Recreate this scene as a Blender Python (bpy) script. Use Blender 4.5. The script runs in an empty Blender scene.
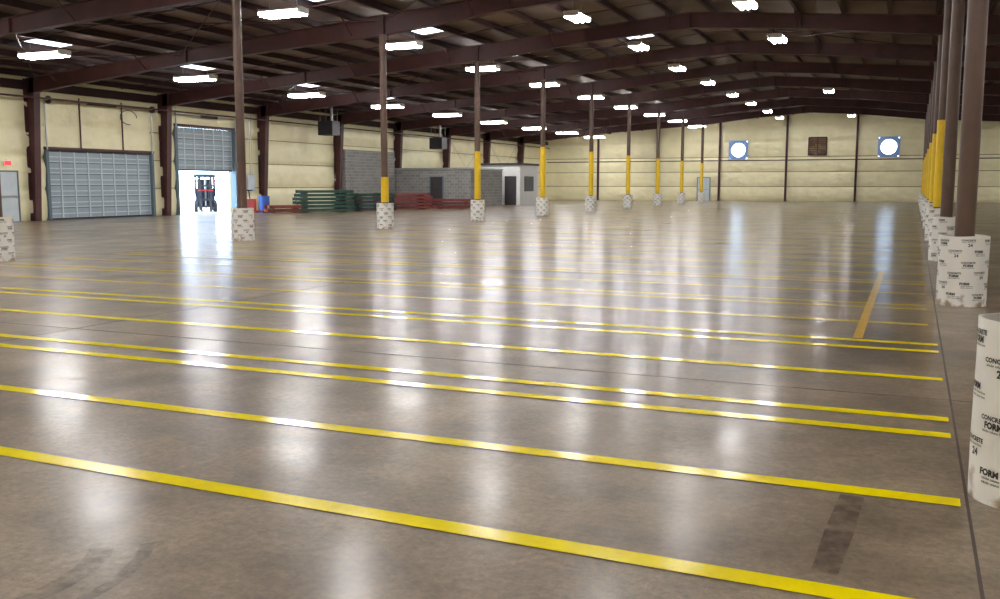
import bpy, bmesh, math, random
from mathutils import Vector, Matrix, noise
random.seed(7)
R=math.radians
scene=bpy.context.scene
scene.view_settings.view_transform='Standard'
scene.view_settings.look='None'
scene.view_settings.exposure=0.12

# ------------------------------------------------------------ layout
XL,XR=-33.6,17.8
RIDGE=-7.9
YB,YF=-9.0,88.5
BAY=7.5
FR=[-1.7+BAY*i for i in range(0,13)]      # frames
FR[1]=5.2
EAVE=6.0; SL=0.08
def roofz(x): 
    return EAVE+SL*((x-XL) if x<RIDGE else (RIDGE-XL)-(x-RIDGE))
COLX=(-16.55,0.60)
COFF=-0.15

# ------------------------------------------------------------ materials
def mat(name,base=(0.5,0.5,0.5),rough=0.5,metal=0.0,var=0.0,scale=3.0,col2=None,bump=0.0,bscale=20.0,emit=None,estr=0,spec=0.5):
    m=bpy.data.materials.new(name); m.use_nodes=True
    nt=m.node_tree; b=nt.nodes['Principled BSDF']
    b.inputs['Base Color'].default_value=(*base,1); b.inputs['Roughness'].default_value=rough
    b.inputs['Metallic'].default_value=metal; b.inputs['Specular IOR Level'].default_value=spec
    tc=nt.nodes.new('ShaderNodeTexCoord')
    if col2 is None: col2=tuple(c*(1-var) for c in base)
    n=nt.nodes.new('ShaderNodeTexNoise'); n.inputs['Scale'].default_value=scale; n.inputs['Detail'].default_value=5
    nt.links.new(tc.outputs['Object'],n.inputs['Vector'])
    cr=nt.nodes.new('ShaderNodeValToRGB')
    cr.color_ramp.elements[0].position=0.32; cr.color_ramp.elements[0].color=(*col2,1)
    cr.color_ramp.elements[1].position=0.66; cr.color_ramp.elements[1].color=(*base,1)
    nt.links.new(n.outputs['Fac'],cr.inputs[0]); nt.links.new(cr.outputs[0],b.inputs['Base Color'])
    if bump>0:
        n2=nt.nodes.new('ShaderNodeTexNoise'); n2.inputs['Scale'].default_value=bscale; n2.inputs['Detail'].default_value=4
        nt.links.new(tc.outputs['Object'],n2.inputs['Vector'])
        bp=nt.nodes.new('ShaderNodeBump'); bp.inputs['Strength'].default_value=bump; bp.inputs['Distance'].default_value=0.05
        nt.links.new(n2.outputs['Fac'],bp.inputs['Height']); nt.links.new(bp.outputs[0],b.inputs['Normal'])
    if emit:
        b.inputs['Emission Color'].default_value=(*emit,1); b.inputs['Emission Strength'].default_value=estr
    return m

M={}
M['steel']=mat('maroon_steel',(0.074,0.022,0.022),0.55,0,0.35,2.0)
M['purlin']=mat('purlin_steel',(0.045,0.016,0.017),0.6,0,0.3,2.0)
M['colsteel']=mat('column_paint',(0.112,0.060,0.040),0.45,0,0.3,3.0)
M['yellow_sleeve']=mat('yellow_sleeve',(0.88,0.58,0.01),0.45,0,0.15,4)
M['roof']=mat('roof_insulation',(0.25,0.185,0.17),0.7,0,0.5,0.5,bump=0.4,bscale=2)
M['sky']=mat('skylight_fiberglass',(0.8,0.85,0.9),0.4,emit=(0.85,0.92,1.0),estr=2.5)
M['tube']=mat('light_tube',(0.9,0.9,0.95),0.3,emit=(1.0,0.975,0.96),estr=66)
M['white']=mat('white_enamel',(0.8,0.8,0.8),0.4,0,0.05)
M['ink']=mat('print_ink',(0.03,0.03,0.03),0.6)
M['door']=mat('door_panel_grey',(0.34,0.42,0.48),0.5,0,0.12,1.0)
M['doordark']=mat('door_rib_dark',(0.12,0.17,0.20),0.5,0,0.1)
M['doorlight']=mat('door_rib_light',(0.60,0.68,0.72),0.45,0,0.1)
M['galv']=mat('galvanised',(0.5,0.52,0.54),0.35,0.7,0.2)
M['black']=mat('black_rubber',(0.02,0.02,0.022),0.6,0,0.2)
M['dark']=mat('dark_metal',(0.04,0.035,0.04),0.5,0,0.3)
M['red']=mat('red_paint',(0.40,0.03,0.02),0.4,0,0.3)
M['rackred']=mat('rack_red',(0.20,0.035,0.03),0.5,0,0.4)
M['green']=mat('rack_green',(0.015,0.085,0.07),0.5,0,0.45)
M['blue']=mat('blue_paint',(0.04,0.12,0.45),0.45,0,0.2)
M['orange']=mat('orange_paint',(0.75,0.22,0.03),0.45,0,0.2)
M['bodyblue']=mat('forklift_body',(0.012,0.018,0.05),0.4,0,0.2)
M['wood']=mat('wood',(0.20,0.12,0.065),0.7,0,0.4,6)
M['exitred']=mat('exit_sign_face',(0.7,0.02,0.02),0.4,emit=(1,0.05,0.05),estr=1.2)
M['glass']=mat('dark_glass',(0.03,0.04,0.05),0.1)
M['office']=mat('office_white',(0.72,0.73,0.72),0.6,0,0.06)
M['fanblue']=mat('fan_housing',(0.28,0.45,0.85),0.45,0,0.1)
M['outground']=mat('outside_concrete',(0.6,0.6,0.58),0.9,0,0.15,0.6)

def concrete():
    m=bpy.data.materials.new('polished_concrete'); m.use_nodes=True; nt=m.node_tree; b=nt.nodes['Principled BSDF']
    N=nt.nodes.new; L=nt.links.new
    tc=N('ShaderNodeTexCoord')
    def nz(scale,detail,rough=0.5,vec=None,dist=0):
        n=N('ShaderNodeTexNoise'); n.inputs['Scale'].default_value=scale; n.inputs['Detail'].default_value=detail
        n.inputs['Roughness'].default_value=rough; n.inputs['Distortion'].default_value=dist
        L(vec if vec else tc.outputs['Object'],n.inputs['Vector']); return n.outputs['Fac']
    def ramp(f,p0,c0,p1,c1):
        r=N('ShaderNodeValToRGB'); e=r.color_ramp.elements
        e[0].position=p0; e[0].color=(*c0,1); e[1].position=p1; e[1].color=(*c1,1); L(f,r.inputs[0]); return r.outputs[0]
    def mix(t,f,a,c):
        x=N('ShaderNodeMix'); x.data_type='RGBA'; x.blend_type=t
        x.inputs[0].default_value=f
        L(a,x.inputs[6]); L(c,x.inputs[7]); return x.outputs[2]
    big=ramp(nz(0.6,5,0.55,dist=0.4),0.32,(0.165,0.122,0.078),0.68,(0.345,0.270,0.182))
    med=ramp(nz(1.9,7,0.66),0.32,(0.56,0.54,0.51),0.64,(1.10,1.10,1.10))
    fine=ramp(nz(22,5,0.85),0.30,(0.52,0.51,0.50),0.70,(1.22,1.22,1.22))
    c=mix('MULTIPLY',0.8,big,med); c=mix('MULTIPLY',0.9,c,fine)
    L(c,b.inputs['Base Color'])
    b.inputs['Roughness'].default_value=0.5
    b.inputs['Specular IOR Level'].default_value=0.2
    # clear sealer: weak looking straight down, strong at grazing angles
    b.inputs['Coat Weight'].default_value=0.85
    b.inputs['Coat IOR'].default_value=1.16
    rr=N('ShaderNodeMapRange'); rr.inputs[1].default_value=0.25; rr.inputs[2].default_value=0.75
    rr.inputs[3].default_value=0.13; rr.inputs[4].default_value=0.27
    L(nz(1.3,5,0.6),rr.inputs[0]); L(rr.outputs[0],b.inputs['Coat Roughness'])
    return m
M['floor']=concrete()

def linepaint(name,c1,c2,wear,rough):
    m=bpy.data.materials.new(name); m.use_nodes=True; nt=m.node_tree; b=nt.nodes['Principled BSDF']
    N=nt.nodes.new; L=nt.links.new
    tc=N('ShaderNodeTexCoord'); n=N('ShaderNodeTexNoise'); n.inputs['Scale'].default_value=9; n.inputs['Detail'].default_value=8
    n.inputs['Roughness'].default_value=0.7
    L(tc.outputs['Object'],n.inputs['Vector']); r=N('ShaderNodeValToRGB'); e=r.color_ramp.elements
    e[0].position=wear-0.08; e[0].color=(*c2,1); e[1].position=wear+0.1; e[1].color=(*c1,1)
    L(n.outputs['Fac'],r.inputs[0]); L(r.outputs[0],b.inputs['Base Color']); b.inputs['Roughness'].default_value=rough
    b.inputs['Specular IOR Level'].default_value=0.9
    return m
M['line']=linepaint('yellow_floor_paint',(1.0,0.82,0.0),(0.92,0.70,0.01),0.38,0.14)
M['line2']=linepaint('faded_floor_paint',(0.84,0.64,0.07),(0.52,0.40,0.13),0.40,0.18)
M['line3']=linepaint('orange_floor_paint',(0.78,0.48,0.05),(0.45,0.32,0.12),0.44,0.25)

def decal(name,c,cover,scale):
    m=mat(name,c,0.45,0,0.3,12); nt=m.node_tree; b=nt.nodes['Principled BSDF']
    tc=nt.nodes.new('ShaderNodeTexCoord'); n=nt.nodes.new('ShaderNodeTexNoise'); n.inputs['Scale'].default_value=scale; n.inputs['Detail'].default_value=7
    nt.links.new(tc.outputs['Object'],n.inputs['Vector']); mr=nt.nodes.new('ShaderNodeMapRange')
    mr.inputs[1].default_value=0.35; mr.inputs[2].default_value=0.65; mr.inputs[3].default_value=0; mr.inputs[4].default_value=cover
    nt.links.new(n.outputs['Fac'],mr.inputs[0]); nt.links.new(mr.outputs[0],b.inputs['Alpha']); return m
M['stain']=decal('rust_stain',(0.12,0.06,0.04),0.55,9)
M['tyre']=decal('tyre_mark',(0.10,0.075,0.055),0.28,14)

M['vinyl']=mat('cream_vinyl_insulation',(0.94,0.88,0.58),0.42,0,0.08,1.2,bump=0.9,bscale=3.0)
M['crease_shade_back']=mat('crease_shade_and_backing',(0.36,0.28,0.14),0.7,0,0.25)  # dark tan paints the shade of insulation creases; also colours the wall backing

def cmu():
    m=bpy.data.materials.new('grey_block'); m.use_nodes=True; nt=m.node_tree; b=nt.nodes['Principled BSDF']
    N=nt.nodes.new; L=nt.links.new
    tc=N('ShaderNodeTexCoord'); sx=N('ShaderNodeSeparateXYZ'); L(tc.outputs['Object'],sx.inputs[0])
    ad=N('ShaderNodeMath'); ad.operation='ADD'; L(sx.outputs[0],ad.inputs[0]); L(sx.outputs[1],ad.inputs[1])
    cb=N('ShaderNodeCombineXYZ'); L(ad.outputs[0],cb.inputs[0]); L(sx.outputs[2],cb.inputs[1])
    br=N('ShaderNodeTexBrick'); br.inputs['Scale'].default_value=1; br.inputs['Brick Width'].default_value=0.4; br.inputs['Row Height'].default_value=0.2
    br.inputs['Mortar Size'].default_value=0.012
    br.inputs['Color1'].default_value=(0.25,0.245,0.235,1); br.inputs['Color2'].default_value=(0.18,0.18,0.175,1); br.inputs['Mortar'].default_value=(0.36,0.35,0.33,1)
    L(cb.outputs[0],br.inputs['Vector']); L(br.outputs[0],b.inputs['Base Color']); b.inputs['Roughness'].default_value=0.85
    return m
M['cmu']=cmu()

def tubepaper():
    m=bpy.data.materials.new('white_form_paper'); m.use_nodes=True; nt=m.node_tree; b=nt.nodes['Principled BSDF']
    N=nt.nodes.new; L=nt.links.new
    tc=N('ShaderNodeTexCoord'); sx=N('ShaderNodeSeparateXYZ'); L(tc.outputs['Object'],sx.inputs[0])
    n=N('ShaderNodeTexNoise'); n.inputs['Scale'].default_value=7; n.inputs['Detail'].default_value=6; L(tc.outputs['Object'],n.inputs['Vector'])
    s=N('ShaderNodeMath'); s.operation='MULTIPLY_ADD'; s.inputs[1].default_value=-0.5; L(n.outputs['Fac'],s.inputs[0]); L(sx.outputs[2],s.inputs[2])
    r=N('ShaderNodeValToRGB'); e=r.color_ramp.elements; e[0].color=(0.36,0.27,0.18,1); e[1].color=(0.88,0.86,0.82,1)
    mr=N('ShaderNodeMapRange'); mr.inputs[1].default_value=-0.28; mr.inputs[2].default_value=-0.10; L(s.outputs[0],mr.inputs[0])
    e[0].position=0.1; e[1].position=0.5
    L(mr.outputs[0],r.inputs[0]); L(r.outputs[0],b.inputs['Base Color']); b.inputs['Roughness'].default_value=0.45
    return m
M['paper']=tubepaper()

# ------------------------------------------------------------ mesh builder
class MB:
    def __init__(s): s.v=[]; s.f=[]; s.mi=[]; s.mats=[]; s.sm=[]
    def _m(s,name):
        if name not in s.mats: s.mats.append(name)
        return s.mats.index(name)
    def add(s,vs,fs,m,smooth=False,T=None):
        o=len(s.v)
        for p in vs:
            p=Vector(p)
            if T is not None: p=T@p
            s.v.append(tuple(p))
        k=s._m(m)
        for f in fs: s.f.append(tuple(o+i for i in f)); s.mi.append(k); s.sm.append(smooth)
    def box(s,a,b,m,T=None):
        x0,y0,z0=a; x1,y1,z1=b
        vs=[(x0,y0,z0),(x1,y0,z0),(x1,y1,z0),(x0,y1,z0),(x0,y0,z1),(x1,y0,z1),(x1,y1,z1),(x0,y1,z1)]
        fs=[(0,3,2,1),(4,5,6,7),(0,1,5,4),(1,2,6,5),(2,3,7,6),(3,0,4,7)]
        s.add(vs,fs,m,False,T)
    def cyl(s,p,q,r,m,n=12,r2=None,caps=True,T=None):
        p=Vector(p);q=Vector(q);r2=r if r2 is None else r2
        z=(q-p).normalized(); a=Vector((0,0,1)) if abs(z.z)<.9 else Vector((1,0,0))
        x=a.cross(z).normalized(); y=z.cross(x)
        vs=[];
        for i in range(n):
            t=2*math.pi*i/n; d=x*math.cos(t)+y*math.sin(t); vs.append(p+d*r)
        for i in range(n):
            t=2*math.pi*i/n; d=x*math.cos(t)+y*math.sin(t); vs.append(q+d*r2)
        fs=[(i,(i+1)%n,n+(i+1)%n,n+i) for i in range(n)]
        s.add(vs,fs,m,True,T)
        if caps:
            s.add(vs[:n],[tuple(range(n))[::-1]],m,False,T); s.add(vs[n:],[tuple(range(n))],m,False,T)
    def beam(s,p,q,w,h,m,T=None):
        p=Vector(p);q=Vector(q); z=(q-p).normalized(); up=Vector((0,0,1)) if abs(z.z)<.95 else Vector((0,1,0))
        x=z.cross(up).normalized(); y=x.cross(z)
        vs=[c+x*(a*w/2)+y*(b*h/2) for c in (p,q) for a,b in ((-1,-1),(1,-1),(1,1),(-1,1))]
        s.add(vs,[(0,1,2,3),(7,6,5,4),(0,4,5,1),(1,5,6,2),(2,6,7,3),(3,7,4,0)],m,False,T)
    def mesh(s,name):
        me=bpy.data.meshes.new(name); me.from_pydata(s.v,[],s.f)
        for n in s.mats: me.materials.append(M[n])
        me.polygons.foreach_set('material_index',s.mi); me.polygons.foreach_set('use_smooth',s.sm); me.update(); return me
    def obj(s,name,loc=(0,0,0),rot=0,parent=None):
        return place(s.mesh(name),name,loc,rot,parent)
def place(me,name,loc=(0,0,0),rot=0,parent=None):
    o=bpy.data.objects.new(name,me); scene.collection.objects.link(o); o.location=loc; o.rotation_euler=(0,0,rot)
    if parent: o.parent=parent
    return o

# ------------------------------------------------------------ floor
b=MB(); b.box((XL-0.3,YB-0.3,-0.25),(XR+0.3,YF+0.3,0),'floor'); b.obj('floor')
M['joint']=mat('saw_joint',(0.06,0.045,0.033),0.8)
b=MB()
for x in (0.30,-8.0,-16.7,-25.2): b.box((x-0.007,YB,0.0005),(x+0.007,YF-0.1,0.002),'joint')
for i in range(0,12):
    y=FR[i]+2.0
    b.box((XL+.5,y-0.003,0.0005),(XR-.2,y+0.003,0.0018),'joint')
b.obj('floor_joints')
b=MB()
pts=[(-0.30,3.74),(-0.20,3.72),(-0.17,4.2),(-0.15,4.74),(-0.26,4.76),(-0.29,4.2)]
b.add([(x,y,0.002) for x,y in pts],[tuple(range(6))],'stain'); b.obj('floor_stain')
b=MB(); n=26
for (rad,w) in ((0.62,0.10),(0.80,0.06)):
    vs=[]
    for i in range(n+1):
        t=R(-60+100*i/n); 
        for rr_ in (rad-w/2,rad+w/2): vs.append((-3.5+rr_*math.cos(t),2.40+rr_*math.sin(t),0.0015))
    b.add(vs,[(2*i,2*i+1,2*i+3,2*i+2) for i in range(n)],'tyre')
b.obj('tyre_mark')
ly=[3.54,4.84,6.15,6.58,7.95,9.27,9.68]
y=9.68
while y<60:
    ly+= [y+1.36,y+2.72,y+3.13]; y+=3.13
for i,yy in enumerate(ly):
    w=0.122; b=MB(); x1=0.27 if i<7 else 0.2
    if i==0: x1=0.6
    x0=-15.9
    mm='line' if i<7 else 'line2'
    dy=(random.random()-.5)*0.04+(0.34 if i==0 else 0)
    b.add([(x0,yy-w/2+dy,0.004),(x1,yy-w/2,0.004),(x1,yy+w/2,0.004),(x0,yy+w/2+dy,0.004)],[(0,1,2,3)],mm)
    b.obj('floor_line')
b=MB(); b.add([(-0.49,9.8,0.006),(-0.40,9.8,0.006),(-0.40,17.5,0.006),(-0.49,17.5,0.006)],[(0,1,2,3)],'line3'); b.obj('aisle_line')

# ------------------------------------------------------------ walls
def puff(u,z):
    a=abs(math.sin(math.pi*z/1.32))**0.55*0.13
    c=abs(math.sin(math.pi*u/1.25))**0.35*0.06
    n=noise.noise(Vector((u*1.3,z*2.6,3.1)))*0.05+noise.noise(Vector((u*4,z*7,9)))*0.02
    return a+c+n
def wallpatch(b,axis,sign,base,u0,u1,z0,z1,topf=None,du=0.2,dz=0.12):
    nu=max(1,int(round((u1-u0)/du))); nz=max(1,int(round((z1-z0)/dz)))
    vs=[];
    for i in range(nu+1):
        u=u0+(u1-u0)*i/nu
        for j in range(nz+1):
            z=z0+(z1-z0)*j/nz
            if topf: z=min(z,topf(u))
            d=base+sign*puff(u,z)
            vs.append((d,u,z) if axis=='x' else (u,d,z))
    fs=[]
    for i in range(nu):
        for j in range(nz):
            a=i*(nz+1)+j; q=(a,a+1,a+nz+2,a+nz+1)
            fs.append(q if (axis=='x')==(sign<0) else q[::-1])
    b.add(vs,fs,'vinyl',True)
D1=(29.1,35.1,2.95); D2=(36.75,41.2,4.35); D0=(26.55,27.65,2.05)
b=MB()
def left(u0,u1,z0,z1): wallpatch(b,'x',1,XL,u0,u1,z0,z1)
left(YB,D0[0],0,EAVE); left(D0[0],D0[1],D0[2],EAVE); left(D0[1],D1[0],0,EAVE)
left(D1[0],D1[1],D1[2],EAVE); left(D1[1],D2[0],0,EAVE); left(D2[0],D2[1],D2[2],EAVE); left(D2[1],YF,0,EAVE)
b.box((XL-0.3,D2[1],0),(XL-0.12,YF,EAVE),'crease_shade_back')
b.box((XL-0.3,YB,0),(XL-0.12,D2[0],EAVE),'crease_shade_back'); b.box((XL-0.3,D2[0],D2[2]),(XL-0.12,D2[1],EAVE),'crease_shade_back')
for z in (1.32,2.64,3.96):
    for (u0,u1) in ((YB,D0[0]),(D1[1]+.1,D2[0]-.1),(D2[1]+.1,YF)):
        b.box((XL+0.0,u0,z-0.02),(XL+0.10,u1,z+0.02),'crease_shade_back')  # dark strips: crease shade between the puffs, put in as colour
b.obj('wall_left')
FANS=[(-14.85,4.6,0.8),(-2.2,4.7,0.82)]; VENT=(-8.0,4.85,0.75)
b=MB()
ops=sorted([(f[0]-f[2],f[0]+f[2],f[1]-f[2],f[1]+f[2]) for f in FANS])
u=XL
for (a,c,z0,z1) in ops:
    wallpatch(b,'y',-1,YF,u,a,0,8.3,roofz); wallpatch(b,'y',-1,YF,a,c,0,z0,roofz); wallpatch(b,'y',-1,YF,a,c,z1,8.3,roofz)
    b.box((u,YF+0.12,0),(a,YF+0.3,8.3),'crease_shade_back'); b.box((a,YF+0.12,0),(c,YF+0.3,z0),'crease_shade_back'); b.box((a,YF+0.12,z1),(c,YF+0.3,8.3),'crease_shade_back'); u=c
wallpatch(b,'y',-1,YF,u,XR,0,8.3,roofz); b.box((u,YF+0.12,0),(XR,YF+0.3,8.3),'crease_shade_back')
for z in (1.32,2.64,3.96): b.box((XL,YF-0.11,z-0.03),(XR,YF,z+0.03),'crease_shade_back')  # same painted crease shade along the far wall
b.box((XL,YF-0.2,3.62),(XR,YF-.12,3.70),'steel')
b.obj('wall_far')
b=MB(); wallpatch(b,'x',-1,XR,YB,YF,0,EAVE,None,0.6,0.33); b.box((XR+0.12,YB,0),(XR+0.3,YF,EAVE),'crease_shade_back'); b.obj('wall_right')
b=MB(); wallpatch(b,'y',1,YB,XL,XR,0,8.3,roofz,0.6,0.33); b.box((XL,YB-0.3,0),(XR,YB-0.12,8.3),'crease_shade_back'); b.obj('wall_back')

# ------------------------------------------------------------ roof
b=MB()
for (xa,xb) in ((XL-0.3,RIDGE),(RIDGE,XR+0.3)):
    za,zb=roofz(xa)if xa>XL else EAVE-0.024, roofz(xb)
    b.add([(xa,YB-.3,za),(xb,YB-.3,zb),(xb,YF+.3,zb),(xa,YF+.3,za),(xa,YB-.3,za+.15),(xb,YB-.3,zb+.15),(xb,YF+.3,zb+.15),(xa,YF+.3,za+.15)],
      [(0,3,2,1),(4,5,6,7),(0,1,5,4),(1,2,6,5),(2,3,7,6),(3,0,4,7)],'roof')
b.obj('ceiling')
b=MB()
x=XL+0.6; px=[]
while x<XR-0.3:
    px.append(x); x+=1.52
for x in px:
    z=roofz(x)-0.02
    b.box((x-0.012,YB,z-0.22),(x+0.012,YF-0.05,z),'purlin'); b.box((x-0.012,YB,z-0.225),(x+0.10,YF-.05,z-0.205),'purlin'); b.box((x-0.075,YB,z-0.012),(x+0.012,YF-.05,z),'purlin')
b.box((XL+0.05,YB,EAVE-0.66),(XL+0.26,YF-.05,EAVE-0.3),'purlin'); b.box((XR-0.24,YB,EAVE-0.3),(XR-0.05,YF-.05,EAVE-0.03),'purlin')
for f in FR[:-1]:
    for k in (2.5,5.0):
        y=f+k
        for (xa,xb) in ((XL+.3,RIDGE),(RIDGE,XR-.3)):
            b.beam((xa,y,roofz(xa)-0.20),(xb,y,roofz(xb)-0.20),0.05,0.03,'purlin')
for j in (3,5,8,10):
    y0,y1=FR[j]+.15,FR[j+1]-.15
    for (xa,xb) in ((XL+1,-25.2),(-25.2,-16.8),(-16.3,RIDGE),(RIDGE,.5),(.8,9),(9,XR-1)):
        for (p,q) in ((xa,xb),(xb,xa)):
            b.cyl((p,y0,roofz(p)-.42),(q,y1,roofz(q)-.42),.018,'purlin',5)
b.obj('roof_purlins')

def iframe(name,y):
    b=MB()
    def seg(x0,x1,d0,d1):
        z0=roofz(x0)-0.24; z1=roofz(x1)-0.24
        def quadprism(za0,za1,zb0,zb1,w):
            vs=[(x0,y-w,za0),(x0,y+w,za0),(x0,y+w,zb0),(x0,y-w,zb0),(x1,y-w,za1),(x1,y+w,za1),(x1,y+w,zb1),(x1,y-w,zb1)]
            b.add(vs,[(0,1,2,3),(7,6,5,4),(0,4,5,1),(1,5,6,2),(2,6,7,3),(3,7,4,0)],'steel')
        quadprism(z0-d0,z1-d1,z0,z1,0.012)
        quadprism(z0-d0-.02,z1-d1-.02,z0-d0+.005,z1-d1+.005,0.13)
        quadprism(z0-.02,z1-.02,z0,z1,0.13)
    xs=[(XL+0.35,0.60),(-25,0.46),(COLX[0],0.64),(-12,0.5),(RIDGE,0.55),(-4,0.5),(COLX[1],0.64),(9,0.46),(XR-0.35,0.6)]
    for (a,c) in zip(xs[:-1],xs[1:]): seg(a[0],c[0],a[1],c[1])
    for (x,d) in xs:
        z=roofz(x)-0.24; b.box((x-0.012,y-0.12,z-d),(x+0.012,y+0.12,z),'steel')
    for i,x in enumerate(px):
        if i%3==1:
            z=roofz(x)
            for s in (-1,1): b.beam((x,y+s*0.08,z-0.74),(x,y+s*0.75,z-0.2),0.04,0.04,'steel')
    for s,xw in ((1,XL+0.17),(-1,XR-0.17)):
        xi0=xw+s*0.28; xi1=xw+s*0.62; top=roofz(xw)-0.24
        vs=[(xw,y-.012,0),(xi0,y-.012,0),(xi1,y-.012,top),(xw,y-.012,top),(xw,y+.012,0),(xi0,y+.012,0),(xi1,y+.012,top),(xw,y+.012,top)]
        fs=[(0,1,2,3),(7,6,5,4),(0,4,5,1),(1,5,6,2),(2,6,7,3),(3,7,4,0)]
        b.add(vs,fs,'steel')
        b.box((min(xw,xw+s*.02),y-.15,0),(max(xw,xw+s*.02),y+.15,top),'steel')
        vs=[(xi0,y-.15,0),(xi0+s*.02,y-.15,0),(xi1+s*.02,y-.15,top),(xi1,y-.15,top),(xi0,y+.15,0),(xi0+s*.02,y+.15,0),(xi1+s*.02,y+.15,top),(xi1,y+.15,top)]
        b.add(vs,fs,'steel')
    b.obj(name)
for y in FR[:-1]: iframe('roof_frame',y)

for x in (-28.1,-22.3,-16.5,-10.6,-4.75,1.1,7.0,12.5):
    b=MB(); zt=roofz(x)-0.24; y=YF-0.42
    b.box((x-.09,y-.01,0),(x+.09,y+.01,zt),'steel'); b.box((x-.09,y+.15,0),(x+.09,y+.17,zt),'steel'); b.box((x-.01,y,0),(x+.01,y+.16,zt),'steel')
    b.obj('wall_post')
b=MB()
for (y0,y1) in ((66.2,73.0),(73.8,80.5)):
    b.cyl((XL+.3,y0,0.3),(XL+.3,y1,5.2),0.014,'galv',6); b.cyl((XL+.34,y1,0.3),(XL+.34,y0,5.2),0.014,'galv',6)
b.obj('brace_rods')

# ------------------------------------------------------------ interior columns + guards
def colmesh(x,yel):
    b=MB(); zt=roofz(x)-0.24-0.665
    b.cyl((0,0,0.02),(0,0,zt-0.02),0.115,'colsteel',20)
    b.box((-.2,-.2,0),(.2,.2,0.02),'colsteel'); b.box((-.17,-.13,zt-.025),(.17,.13,zt),'colsteel')
    if yel: b.cyl((0,0,0.9),(0,0,yel),0.132,'yellow_sleeve',20)
    return b.mesh('support_column')
cache={}
for x in COLX:
    for j,y in enumerate(FR[:-1]):
        if x<-10: yel=None if j<4 else (1.75 if j==4 else (2.85 if j==5 else 3.3))
        else: yel=None if j<4 else 3.2
        k=(x,yel)
        if k not in cache: cache[k]=colmesh(x,yel)
        place(cache[k],'support_column',(x,y+COFF,0))

TR,TH=0.29,0.87
def fontmesh(txt,size,bold=0.0):
    cu=bpy.data.curves.new('t','FONT'); cu.body=txt; cu.size=size; cu.offset=bold; cu.resolution_u=2
    cu.align_x='CENTER'
    o=bpy.data.objects.new('t',cu); scene.collection.objects.link(o)
    bpy.context.view_layer.update()
    me=bpy.data.meshes.new_from_object(o.evaluated_get(bpy.context.evaluated_depsgraph_get()))
    vs=[v.co.copy() for v in me.vertices]; fs=[tuple(p.vertices) for p in me.polygons]
    bpy.data.objects.remove(o); bpy.data.meshes.remove(me); return vs,fs
blockA=[fontmesh('CONCRETE',0.031,0.0012),fontmesh('FORM',0.042,0.0022),fontmesh('24',0.050,0.0018),fontmesh('tubular column form',0.017,0.0003)]
def guard(seed):
    rnd=random.Random(seed); b=MB(); n=48
    def rr(t,z): return TR*(1+0.008*math.sin(2*t+seed))+0.003*math.sin(5*t+z*7)
    levels=[0,0.1,0.3,0.55,0.75,TH]
    vs=[];
    for z in levels:
        for i in range(n):
            t=2*math.pi*i/n; r=rr(t,z); zz=z+(0.006*math.sin(3*t+seed) if z==TH else 0); vs.append((r*math.cos(t),r*math.sin(t),zz))
    fs=[(j*n+i,j*n+(i+1)%n,(j+1)*n+(i+1)%n,(j+1)*n+i) for j in range(len(levels)-1) for i in range(n)]
    b.add(vs,fs,'paper',True)
    vi=[(x*(1-0.03),y*(1-0.03),z) for x,y,z in vs]
    b.add(vi,[f[::-1] for f in fs],'paper',True)
    k=(len(levels)-1)*n
    b.add(vs[k:]+vi[k:],[(i,(i+1)%n,n+(i+1)%n,n+i) for i in range(n)],'paper')
    b.add([(TR*.96*math.cos(2*math.pi*i/24),TR*.96*math.sin(2*math.pi*i/24),TH-0.09) for i in range(24)],[tuple(range(24))],'floor')
    def wrap(vf,cx,cz,sx=1):
        vv,ff=vf; out=[]
        for p in vv:
            t=(cx+p.x*sx)/TR; r=rr(t,cz)+0.002
            out.append((r*math.cos(t),r*math.sin(t),cz+p.y))
        b.add(out,ff,'ink')
    C=2*math.pi*TR
    for row in range(6):
        z=0.80-row*0.132
        for k in range(6):
            cx=C*(k/6)+ (row%2)*C/12 + rnd.uniform(-.01,.01)+seed*0.13
            q=(k+row)%3
            if q==0: wrap(blockA[0],cx,z); wrap(blockA[1],cx,z-0.039); wrap(blockA[3],cx,z-0.058)
            elif q==1: wrap(blockA[0],cx,z+0.01); wrap(blockA[3],cx,z-0.010); wrap(blockA[2],cx+0.02,z-0.056)
            else: wrap(blockA[1],cx-.03,z); wrap(blockA[3],cx,z-0.020); wrap(blockA[3],cx,z-0.040)
    return b.mesh('column_guard')
gm=[guard(i) for i in range(3)]
gi=0
for x in COLX:
    for j,y in enumerate(FR[:-1]):
        gi+=1
        place(gm[gi%3],'column_guard',(x,y+COFF,0),rot=gi*1.3)

# ------------------------------------------------------------ lights
def fixture(Lh):
    b=MB()
    b.box((-Lh,-.12,0.10),(Lh,.12,0.17),'white')
    for s in (-1,1):
        b.add([(-Lh,s*.12,.11),(Lh,s*.12,.11),(Lh,s*.30,0.07),(-Lh,s*.30,0.07)],[(0,1,2,3)],'white')
        b.box((s*Lh-.01,-.28,-.02),(s*Lh+.01,.28,0.16),'white')
    for yy in (-.20,0,.20):
        b.cyl((-Lh+.03,yy,0.0),(Lh-.03,yy,0.0),0.065,'tube',10)
    for xx in (-.7*Lh,.7*Lh): b.cyl((xx,0,.17),(xx,0,.5),0.008,'galv',6)
    return b.mesh('ceiling_light')
fA=fixture(0.9); fB=fixture(0.72); fC=fixture(0.62)
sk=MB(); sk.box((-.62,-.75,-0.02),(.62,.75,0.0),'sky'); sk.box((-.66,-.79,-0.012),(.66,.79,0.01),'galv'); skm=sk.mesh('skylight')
rl=random.Random(5)
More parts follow.
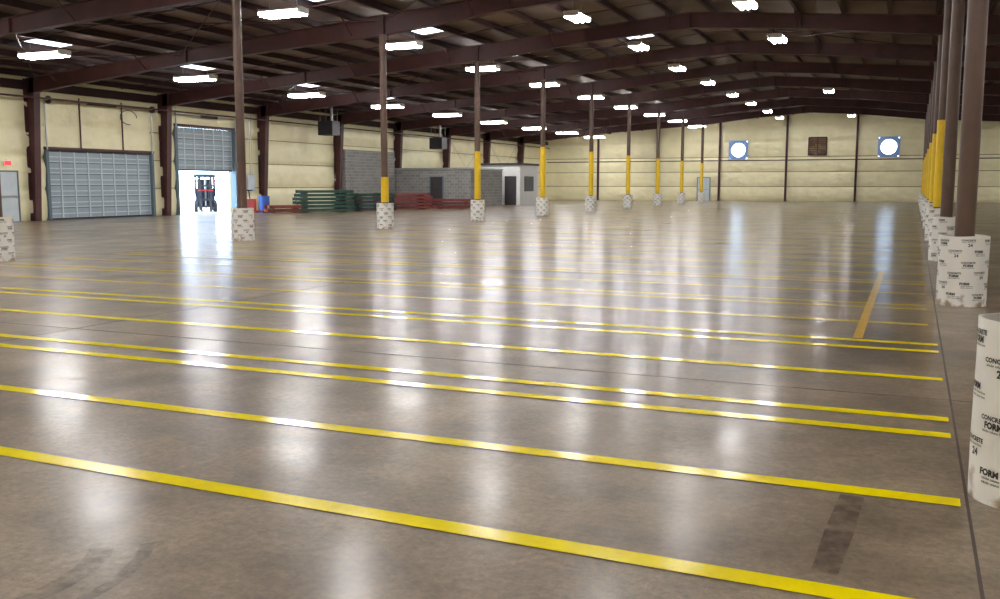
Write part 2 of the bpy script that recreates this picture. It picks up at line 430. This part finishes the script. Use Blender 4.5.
def addlight(f,x,y,rot,sky):
    x+=rl.uniform(-.12,.12); y+=rl.uniform(-.25,.25)
    place(f,'ceiling_light',(x,y,roofz(x)-0.72),rot=rot+rl.uniform(-.03,.03))
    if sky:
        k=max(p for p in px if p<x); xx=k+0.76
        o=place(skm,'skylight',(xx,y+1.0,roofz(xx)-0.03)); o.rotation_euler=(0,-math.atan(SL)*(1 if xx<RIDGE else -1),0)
YS=[-6.2]+[f+3.1 for f in FR[:-1]]
for j,y in enumerate(YS):
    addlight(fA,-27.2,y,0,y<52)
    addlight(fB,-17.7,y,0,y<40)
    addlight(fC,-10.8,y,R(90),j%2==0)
    if y<45 or j%3==0: addlight(fC,-5.1,y,R(90),False)
    addlight(fB,11.0,y,0,False)
    if y<12: addlight(fC,3.4,y,R(90),False)

# ------------------------------------------------------------ doors on left wall
def secdoor(y0,y1,z0,z1,rows,cols,loc_x):
    b=MB(); h=(z1-z0)/rows; w=(y1-y0)/cols
    b.box((loc_x-.05,y0,z0),(loc_x,y1,z1),'door')
    for r in range(rows+1):
        z=z0+h*r; b.box((loc_x,y0,z-.02),(loc_x+.015,y1,z+.02),'doordark')
        if r<rows: b.box((loc_x,y0,z+.03),(loc_x+.03,y1,z+.07),'doorlight'); b.box((loc_x,y0,z+h*.5-.02),(loc_x+.02,y1,z+h*.5+.02),'doorlight')
    for c in range(cols+1):
        y=y0+w*c; b.box((loc_x,y-.035,z0),(loc_x+.04,y+.035,z1),'doorlight')
    b.box((loc_x,y0,z0),(loc_x+.05,y1,z0+.06),'black')
    return b
b=secdoor(D1[0]+.05,D1[1]-.05,0.02,D1[2]-.05,6,8,XL+0.06)
for y in (D1[0],D1[1]): b.box((XL+.05,y-.07,0),(XL+.26,y+.07,D1[2]+.1),'doordark'); b.beam((XL+.25,y,D1[2]),(XL+.25,y,5.1),.05,.05,'galv')
b.box((XL+.05,D1[0]-.1,D1[2]),(XL+.26,D1[1]+.1,D1[2]+.12),'steel')
b.cyl((XL+.4,D1[0]-.1,5.0),(XL+.4,D1[1]+.1,5.0),.03,'galv',8)
b.cyl((XL+.4,31.2,5.0),(XL+.4,32.8,5.0),.07,'dark',10)
b.cyl((XL+.4,D1[0]+.02,5.0),(XL+.4,D1[0]+.1,5.0),.16,'dark',14); b.cyl((XL+.4,D1[1]-.1,5.0),(XL+.4,D1[1]-.02,5.0),.16,'dark',14)
for y in (30.9,33.3): b.beam((XL+.24,y,D1[2]+.1),(XL+.24,y,5.2),.04,.05,'steel')
pp=[(XL+.35,33.6+.5*math.cos(t),4.55+.32*math.sin(t)) for t in [i*2*math.pi/18 for i in range(15)]]
for p,q in zip(pp[:-1],pp[1:]): b.cyl(p,q,.018,'dark',6)
b.obj('door_1')
b=secdoor(D2[0]+.05,D2[1]-.05,2.2,D2[2]-.05,4,6,XL+0.0)
for y in (D2[0],D2[1]): b.box((XL-.1,y-.08,0),(XL+.26,y+.08,D2[2]+.1),'doordark'); b.beam((XL+.25,y,D2[2]),(XL+.25,y,5.1),.05,.05,'galv')
b.box((XL+.05,D2[0]-.1,D2[2]),(XL+.26,D2[1]+.1,D2[2]+.12),'steel')
b.cyl((XL+.4,D2[0]-.1,4.9),(XL+.4,D2[1]+.1,4.9),.03,'galv',8); b.cyl((XL+.4,38.4,4.9),(XL+.4,39.6,4.9),.07,'dark',10)
b.obj('door_2')
def mandoor(name,loc,rot,w=1.0,h=2.1):
    b=MB(); b.box((-w/2-.06,-.02,0),(-w/2,.08,h+.06),'doordark'); b.box((w/2,-.02,0),(w/2+.06,.08,h+.06),'doordark'); b.box((-w/2,-.02,h),(w/2,.08,h+.06),'doordark')
    b.box((-w/2,0,0.01),(w/2,.04,h),'doorlight'); b.box((-w/2+.08,-.05,1.0),(w/2-.08,-.03,1.06),'galv')
    b.cyl((w/2-.1,-.04,1.0),(w/2-.1,0,1.0),.03,'galv',8); b.cyl((-w/2+.1,-.04,1.03),(-w/2+.1,0.0,1.03),.02,'galv',8)
    b.obj(name,loc,rot)
mandoor('door_3',(XL+.2,27.1,0),R(90),1.0,2.0)
mandoor('door_4',(-17.9,YF-.34,0),0,1.1,2.1)
b=MB(); b.box((-.17,-.04,-.1),(.17,0.04,.1),'white'); b.box((-.15,-.05,-.08),(.15,-.04,.08),'exitred'); b.box((-.02,-.02,.1),(.02,.02,.16),'white')
b.obj('exit_sign',(XL+.3,27.1,2.35),R(90))
b=MB(); b.box((-.3,-.12,-.45),(.3,.0,.45),'galv'); b.box((-.27,-.14,-.42),(.27,-.12,.42),'doorlight'); b.cyl((0,-.06,.45),(0,-.06,3.4),.025,'galv',8); b.cyl((.15,-.06,.45),(.15,-.06,3.6),.02,'galv',8)
b.obj('electrical_panel',(XL+.3,42.2,1.6),R(90))

def heater(loc):
    b=MB(); b.box((-.5,-.4,-.4),(.5,.4,.4),'dark')
    for i in range(7): b.box((-.42,-.44,-.33+i*.1),(.42,-.40,-.28+i*.1),'black')
    for sx in (-.4,.4):
        for sy in (-.3,.3): b.cyl((sx,sy,.4),(sx,sy,1.1),.012,'galv',6)
    b.cyl((0,.3,.4),(0,.3,1.3),.09,'galv',10); b.obj('unit_heater',loc,0)
heater((-31.5,47.3,4.75))
heater((-31.2,60.6,4.4))
b=MB(); b.cyl((XL+.75,YB+1,5.0),(XL+.75,YF-1,5.0),.04,'steel',8)
for y in FR[1:-1]: b.cyl((XL+.75,y+.4,5.0),(XL+.75,y+.4,5.65),.01,'galv',6)
b.obj('gas_pipe')

# ------------------------------------------------------------ fans in far wall
for (x,z,r) in FANS:
    b=MB(); n=32; ro=r*0.78
    def ring(yy): return [(ro*math.cos(2*math.pi*(i+.5)/n),yy,ro*math.sin(2*math.pi*(i+.5)/n)) for i in range(n)]
    def sq(yy):
        o=[]
        for i in range(n):
            t=2*math.pi*(i+.5)/n; c,s=math.cos(t),math.sin(t); k=r*1.02/max(abs(c),abs(s)); o.append((c*k,yy,s*k))
        return o
    a=ring(-.28)+sq(-.28); b.add(a,[(i,(i+1)%n,n+(i+1)%n,n+i) for i in range(n)],'fanblue')
    a=ring(-.28)+ring(.2); b.add(a,[(i,(i+1)%n,n+(i+1)%n,n+i) for i in range(n)],'white',True)
    for s in (-1,1):
        b.box((min(s*r,s*r*1.06),-.28,-r*1.06),(max(s*r,s*r*1.06),.05,r*1.06),'fanblue'); b.box((-r,-.28,min(s*r,s*r*1.06)),(r,.05,max(s*r,s*r*1.06)),'fanblue')
    b.cyl((0,-.1,0),(0,.1,0),.06,'white',12)
    for k in range(3):
        T=Matrix.Rotation(k*2*math.pi/3+.4,4,'Y'); b.add([(.05,-.03,-.02),(ro*.93,-.08,-.04),(ro*.93,.08,.04),(.05,.03,.02)],[(0,1,2,3)],'white',False,T)
    b.obj('exhaust_fan',(x,YF,z))
b=MB(); r=VENT[2]
for s in (-1,1): b.box((s*r-.05,-.3,-r),(s*r+.05,0,r),'steel'); b.box((-r,-.3,s*r-.05),(r,0,s*r+.05),'steel')
b.box((-r,-.16,-r),(r,-.12,r),'dark')
for i in range(9): 
    z=-r+.1+i*(2*r-.15)/9; b.add([(-r,-.28,z),(r,-.28,z),(r,-.18,z+.13),(-r,-.18,z+.13)],[(0,1,2,3)],'wood')
b.box((-.04,-.29,-r),(.04,-.2,r),'steel')
b.obj('wall_vent',(VENT[0],YF,VENT[1]))

# ------------------------------------------------------------ block walls and office
b=MB(); b.box((XL+.2,51.3,0),(XL+.6,57.5,3.7),'cmu'); b.obj('wall_block_wainscot')
b=MB(); b.box((XL+.3,57.7,0),(-27.3,63.0,2.5),'cmu'); b.box((XL+.3,57.62,2.5),(-27.22,63.0,2.62),'galv')
b.box((-30.4,57.66,0),(-29.3,57.70,2.05),'doordark'); b.box((-30.3,57.63,0),(-29.4,57.66,2.0),'dark'); b.obj('block_room')
b=MB(); b.box((-29.4,64,0),(-26.3,67.5,2.95),'office'); b.box((-29.5,63.9,2.9),(-26.2,67.6,3.05),'dark')
b.box((-28.9,63.95,1.0),(-27.9,64.0,2.1),'glass'); b.box((-28.95,63.93,.95),(-27.85,63.96,1.0),'white'); b.box((-28.42,63.93,1.0),(-28.38,63.96,2.1),'white')
b.box((-27.5,63.95,0),(-26.6,64.0,2.1),'dark'); b.box((-26.32,64.8,1.0),(-26.27,66.6,2.1),'glass'); b.obj('office_booth')

# ------------------------------------------------------------ stacks of rack parts
def rackstack(name,loc,rot,L,rows,layers,m,seed,m2=None):
    rnd=random.Random(seed); b=MB()
    z=0
    for l in range(layers):
        for k in (-.38,.38): b.box((k*L-.05,-.62,z),(k*L+.05,.62,z+.05),'wood')
        z+=.05
        for r in range(rows):
            y=-.55+1.1*r/(rows-1); dx=rnd.uniform(-.12,.12); mm=m if (m2 is None or rnd.random()<.7) else m2
            b.box((-L/2+dx,y-.03,z),(L/2+dx,y-.022,z+.14),mm); b.box((-L/2+dx,y-.03,z),(L/2+dx,y+.03,z+.01),mm); b.box((-L/2+dx,y-.03,z+.13),(L/2+dx,y+.03,z+.14),mm)
            for e in (-1,1): b.box((e*L/2+dx-.02,y-.04,z-.02),(e*L/2+dx+.0,y+.04,z+.16),mm)
        z+=.15
    b.obj(name,loc,rot)
rackstack('green_rack_beams',(-29.6,43.8,0),R(50),2.9,9,6,'green',1)
rackstack('green_rack_beams',(-28.2,46.6,0),R(50),2.2,8,5,'green',2,'dark')
rackstack('red_rack_beams',(-31.0,42.0,0),R(50),1.7,7,2,'rackred',3,'orange')
rackstack('red_rack_beams',(-28.4,50.4,0),R(48),3.2,9,5,'rackred',4,'dark')
rackstack('red_rack_beams',(-27.2,54.0,0),R(20),3.2,8,3,'rackred',5)
rackstack('red_rack_beams',(-25.9,51.8,0),R(40),1.8,6,1,'rackred',6)

b=MB()
for s in (-.2,.2): b.box((-.55,s-.08,.06),(.65,s+.08,.13),'red'); b.cyl((.5,s-.05,.05),(.5,s+.05,.05),.05,'black',10)
b.box((-.75,-.28,.06),(-.5,.28,.75),'red'); b.cyl((-.62,0,.5),(-.75,0,1.2),.03,'black',8); b.cyl((-.75,-.2,1.2),(-.75,.2,1.2),.03,'black',8); b.cyl((-.65,-.1,.09),(-.65,.1,.09),.09,'black',12)
b.obj('pallet_jack',(-31.9,40.9,0),R(100))
b=MB(); b.cyl((0,0,0),(0,0,.88),.29,'blue',20)
for z in (0.02,.3,.6,.86): b.cyl((0,0,z-.012),(0,0,z+.012),.30,'blue',20)
b.cyl((.12,0,.88),(.12,0,.91),.04,'dark',8); b.obj('blue_drum',(-32.3,42.1,0))

# ------------------------------------------------------------ forklift at the open door
b=MB()
b.box((-1.0,-.5,.25),(.75,.5,.85),'bodyblue'); b.box((-1.25,-.52,.3),(-.75,.52,1.15),'bodyblue'); b.box((-.75,-.5,.85),(-.3,.5,1.1),'dark')
for sx,r in ((.6,.33),(-.85,.27)):
    for s in (-1,1):
        b.cyl((sx,s*.42,r),(sx,s*.60,r),r,'black',18); b.cyl((sx,s*.60,r),(sx,s*.61,r),r*.5,'white',14)
b.box((-.55,-.3,1.1),(-.1,.3,1.2),'black'); b.box((-.62,-.4,1.15),(-.5,.4,1.8),'black')
b.box((.45,-.55,.85),(.7,.55,1.3),'bodyblue'); b.cyl((.5,0,1.2),(.25,0,1.4),.02,'black',8)
for k in range(12):
    t0=2*math.pi*k/12; t1=2*math.pi*(k+1)/12
    b.cyl((.24+.06*math.cos(t0),.17*math.sin(t0),1.4+.1*math.cos(t0)),(.24+.06*math.cos(t1),.17*math.sin(t1),1.4+.1*math.cos(t1)),.015,'black',6)
for sx,tx in ((.65,.35),(-.95,-.75)):
    for s in (-.5,.5): b.beam((sx,s,1.0),(tx,s,2.0),.09,.09,'dark')
b.box((-.85,-.6,1.93),(.45,.6,2.05),'dark')
for i in range(6): b.box((-.75+.22*i,-.48,2.05),(-.70+.22*i,.48,2.09),'dark')
for s in (-.3,.3):
    b.box((.85,s-.07,.1),(1.0,s+.07,2.0),'dark'); b.box((1.05,s*.8-.06,.08),(2.15,s*.8+.06,.12),'dark'); b.box((1.03,s*.8-.06,.08),(1.09,s*.8+.06,.7),'dark')
for z in (.25,.65,1.4,1.9): b.box((.88,-.4,z),(1.02,.4,z+.09),'dark')
b.cyl((.92,0,.2),(.92,0,1.9),.05,'galv',10)
for s in (-.5,.5): b.cyl((.45,s,1.7),(.55,s,1.7),.08,'red',12)
b.box((1.0,-.42,.62),(1.03,.42,.70),'dark'); b.box((1.0,-.42,1.15),(1.03,.42,1.23),'red')
for i in range(5): b.box((1.0,-.4+.18*i,.7),(1.03,-.37+.18*i,1.25),'dark')
o=b.obj('forklift',(-36.4,42.2,-0.01),R(-48))
b=MB(); b.box((-75,20,-.3),(XL-.3,60,-.01),'outground'); b.obj('ground_outside')

# ------------------------------------------------------------ world
w=bpy.data.worlds.new('World'); scene.world=w; w.use_nodes=True
bg=w.node_tree.nodes['Background']; bg.inputs[0].default_value=(0.58,0.76,1.0,1); bg.inputs[1].default_value=11

cam=bpy.data.cameras.new('camera'); co=bpy.data.objects.new('camera',cam); scene.collection.objects.link(co)
co.location=(0,0,1.5); co.rotation_euler=(R(90-6.94),0,R(23.55)); cam.lens=34.02; cam.sensor_width=36; cam.clip_end=400
scene.camera=co
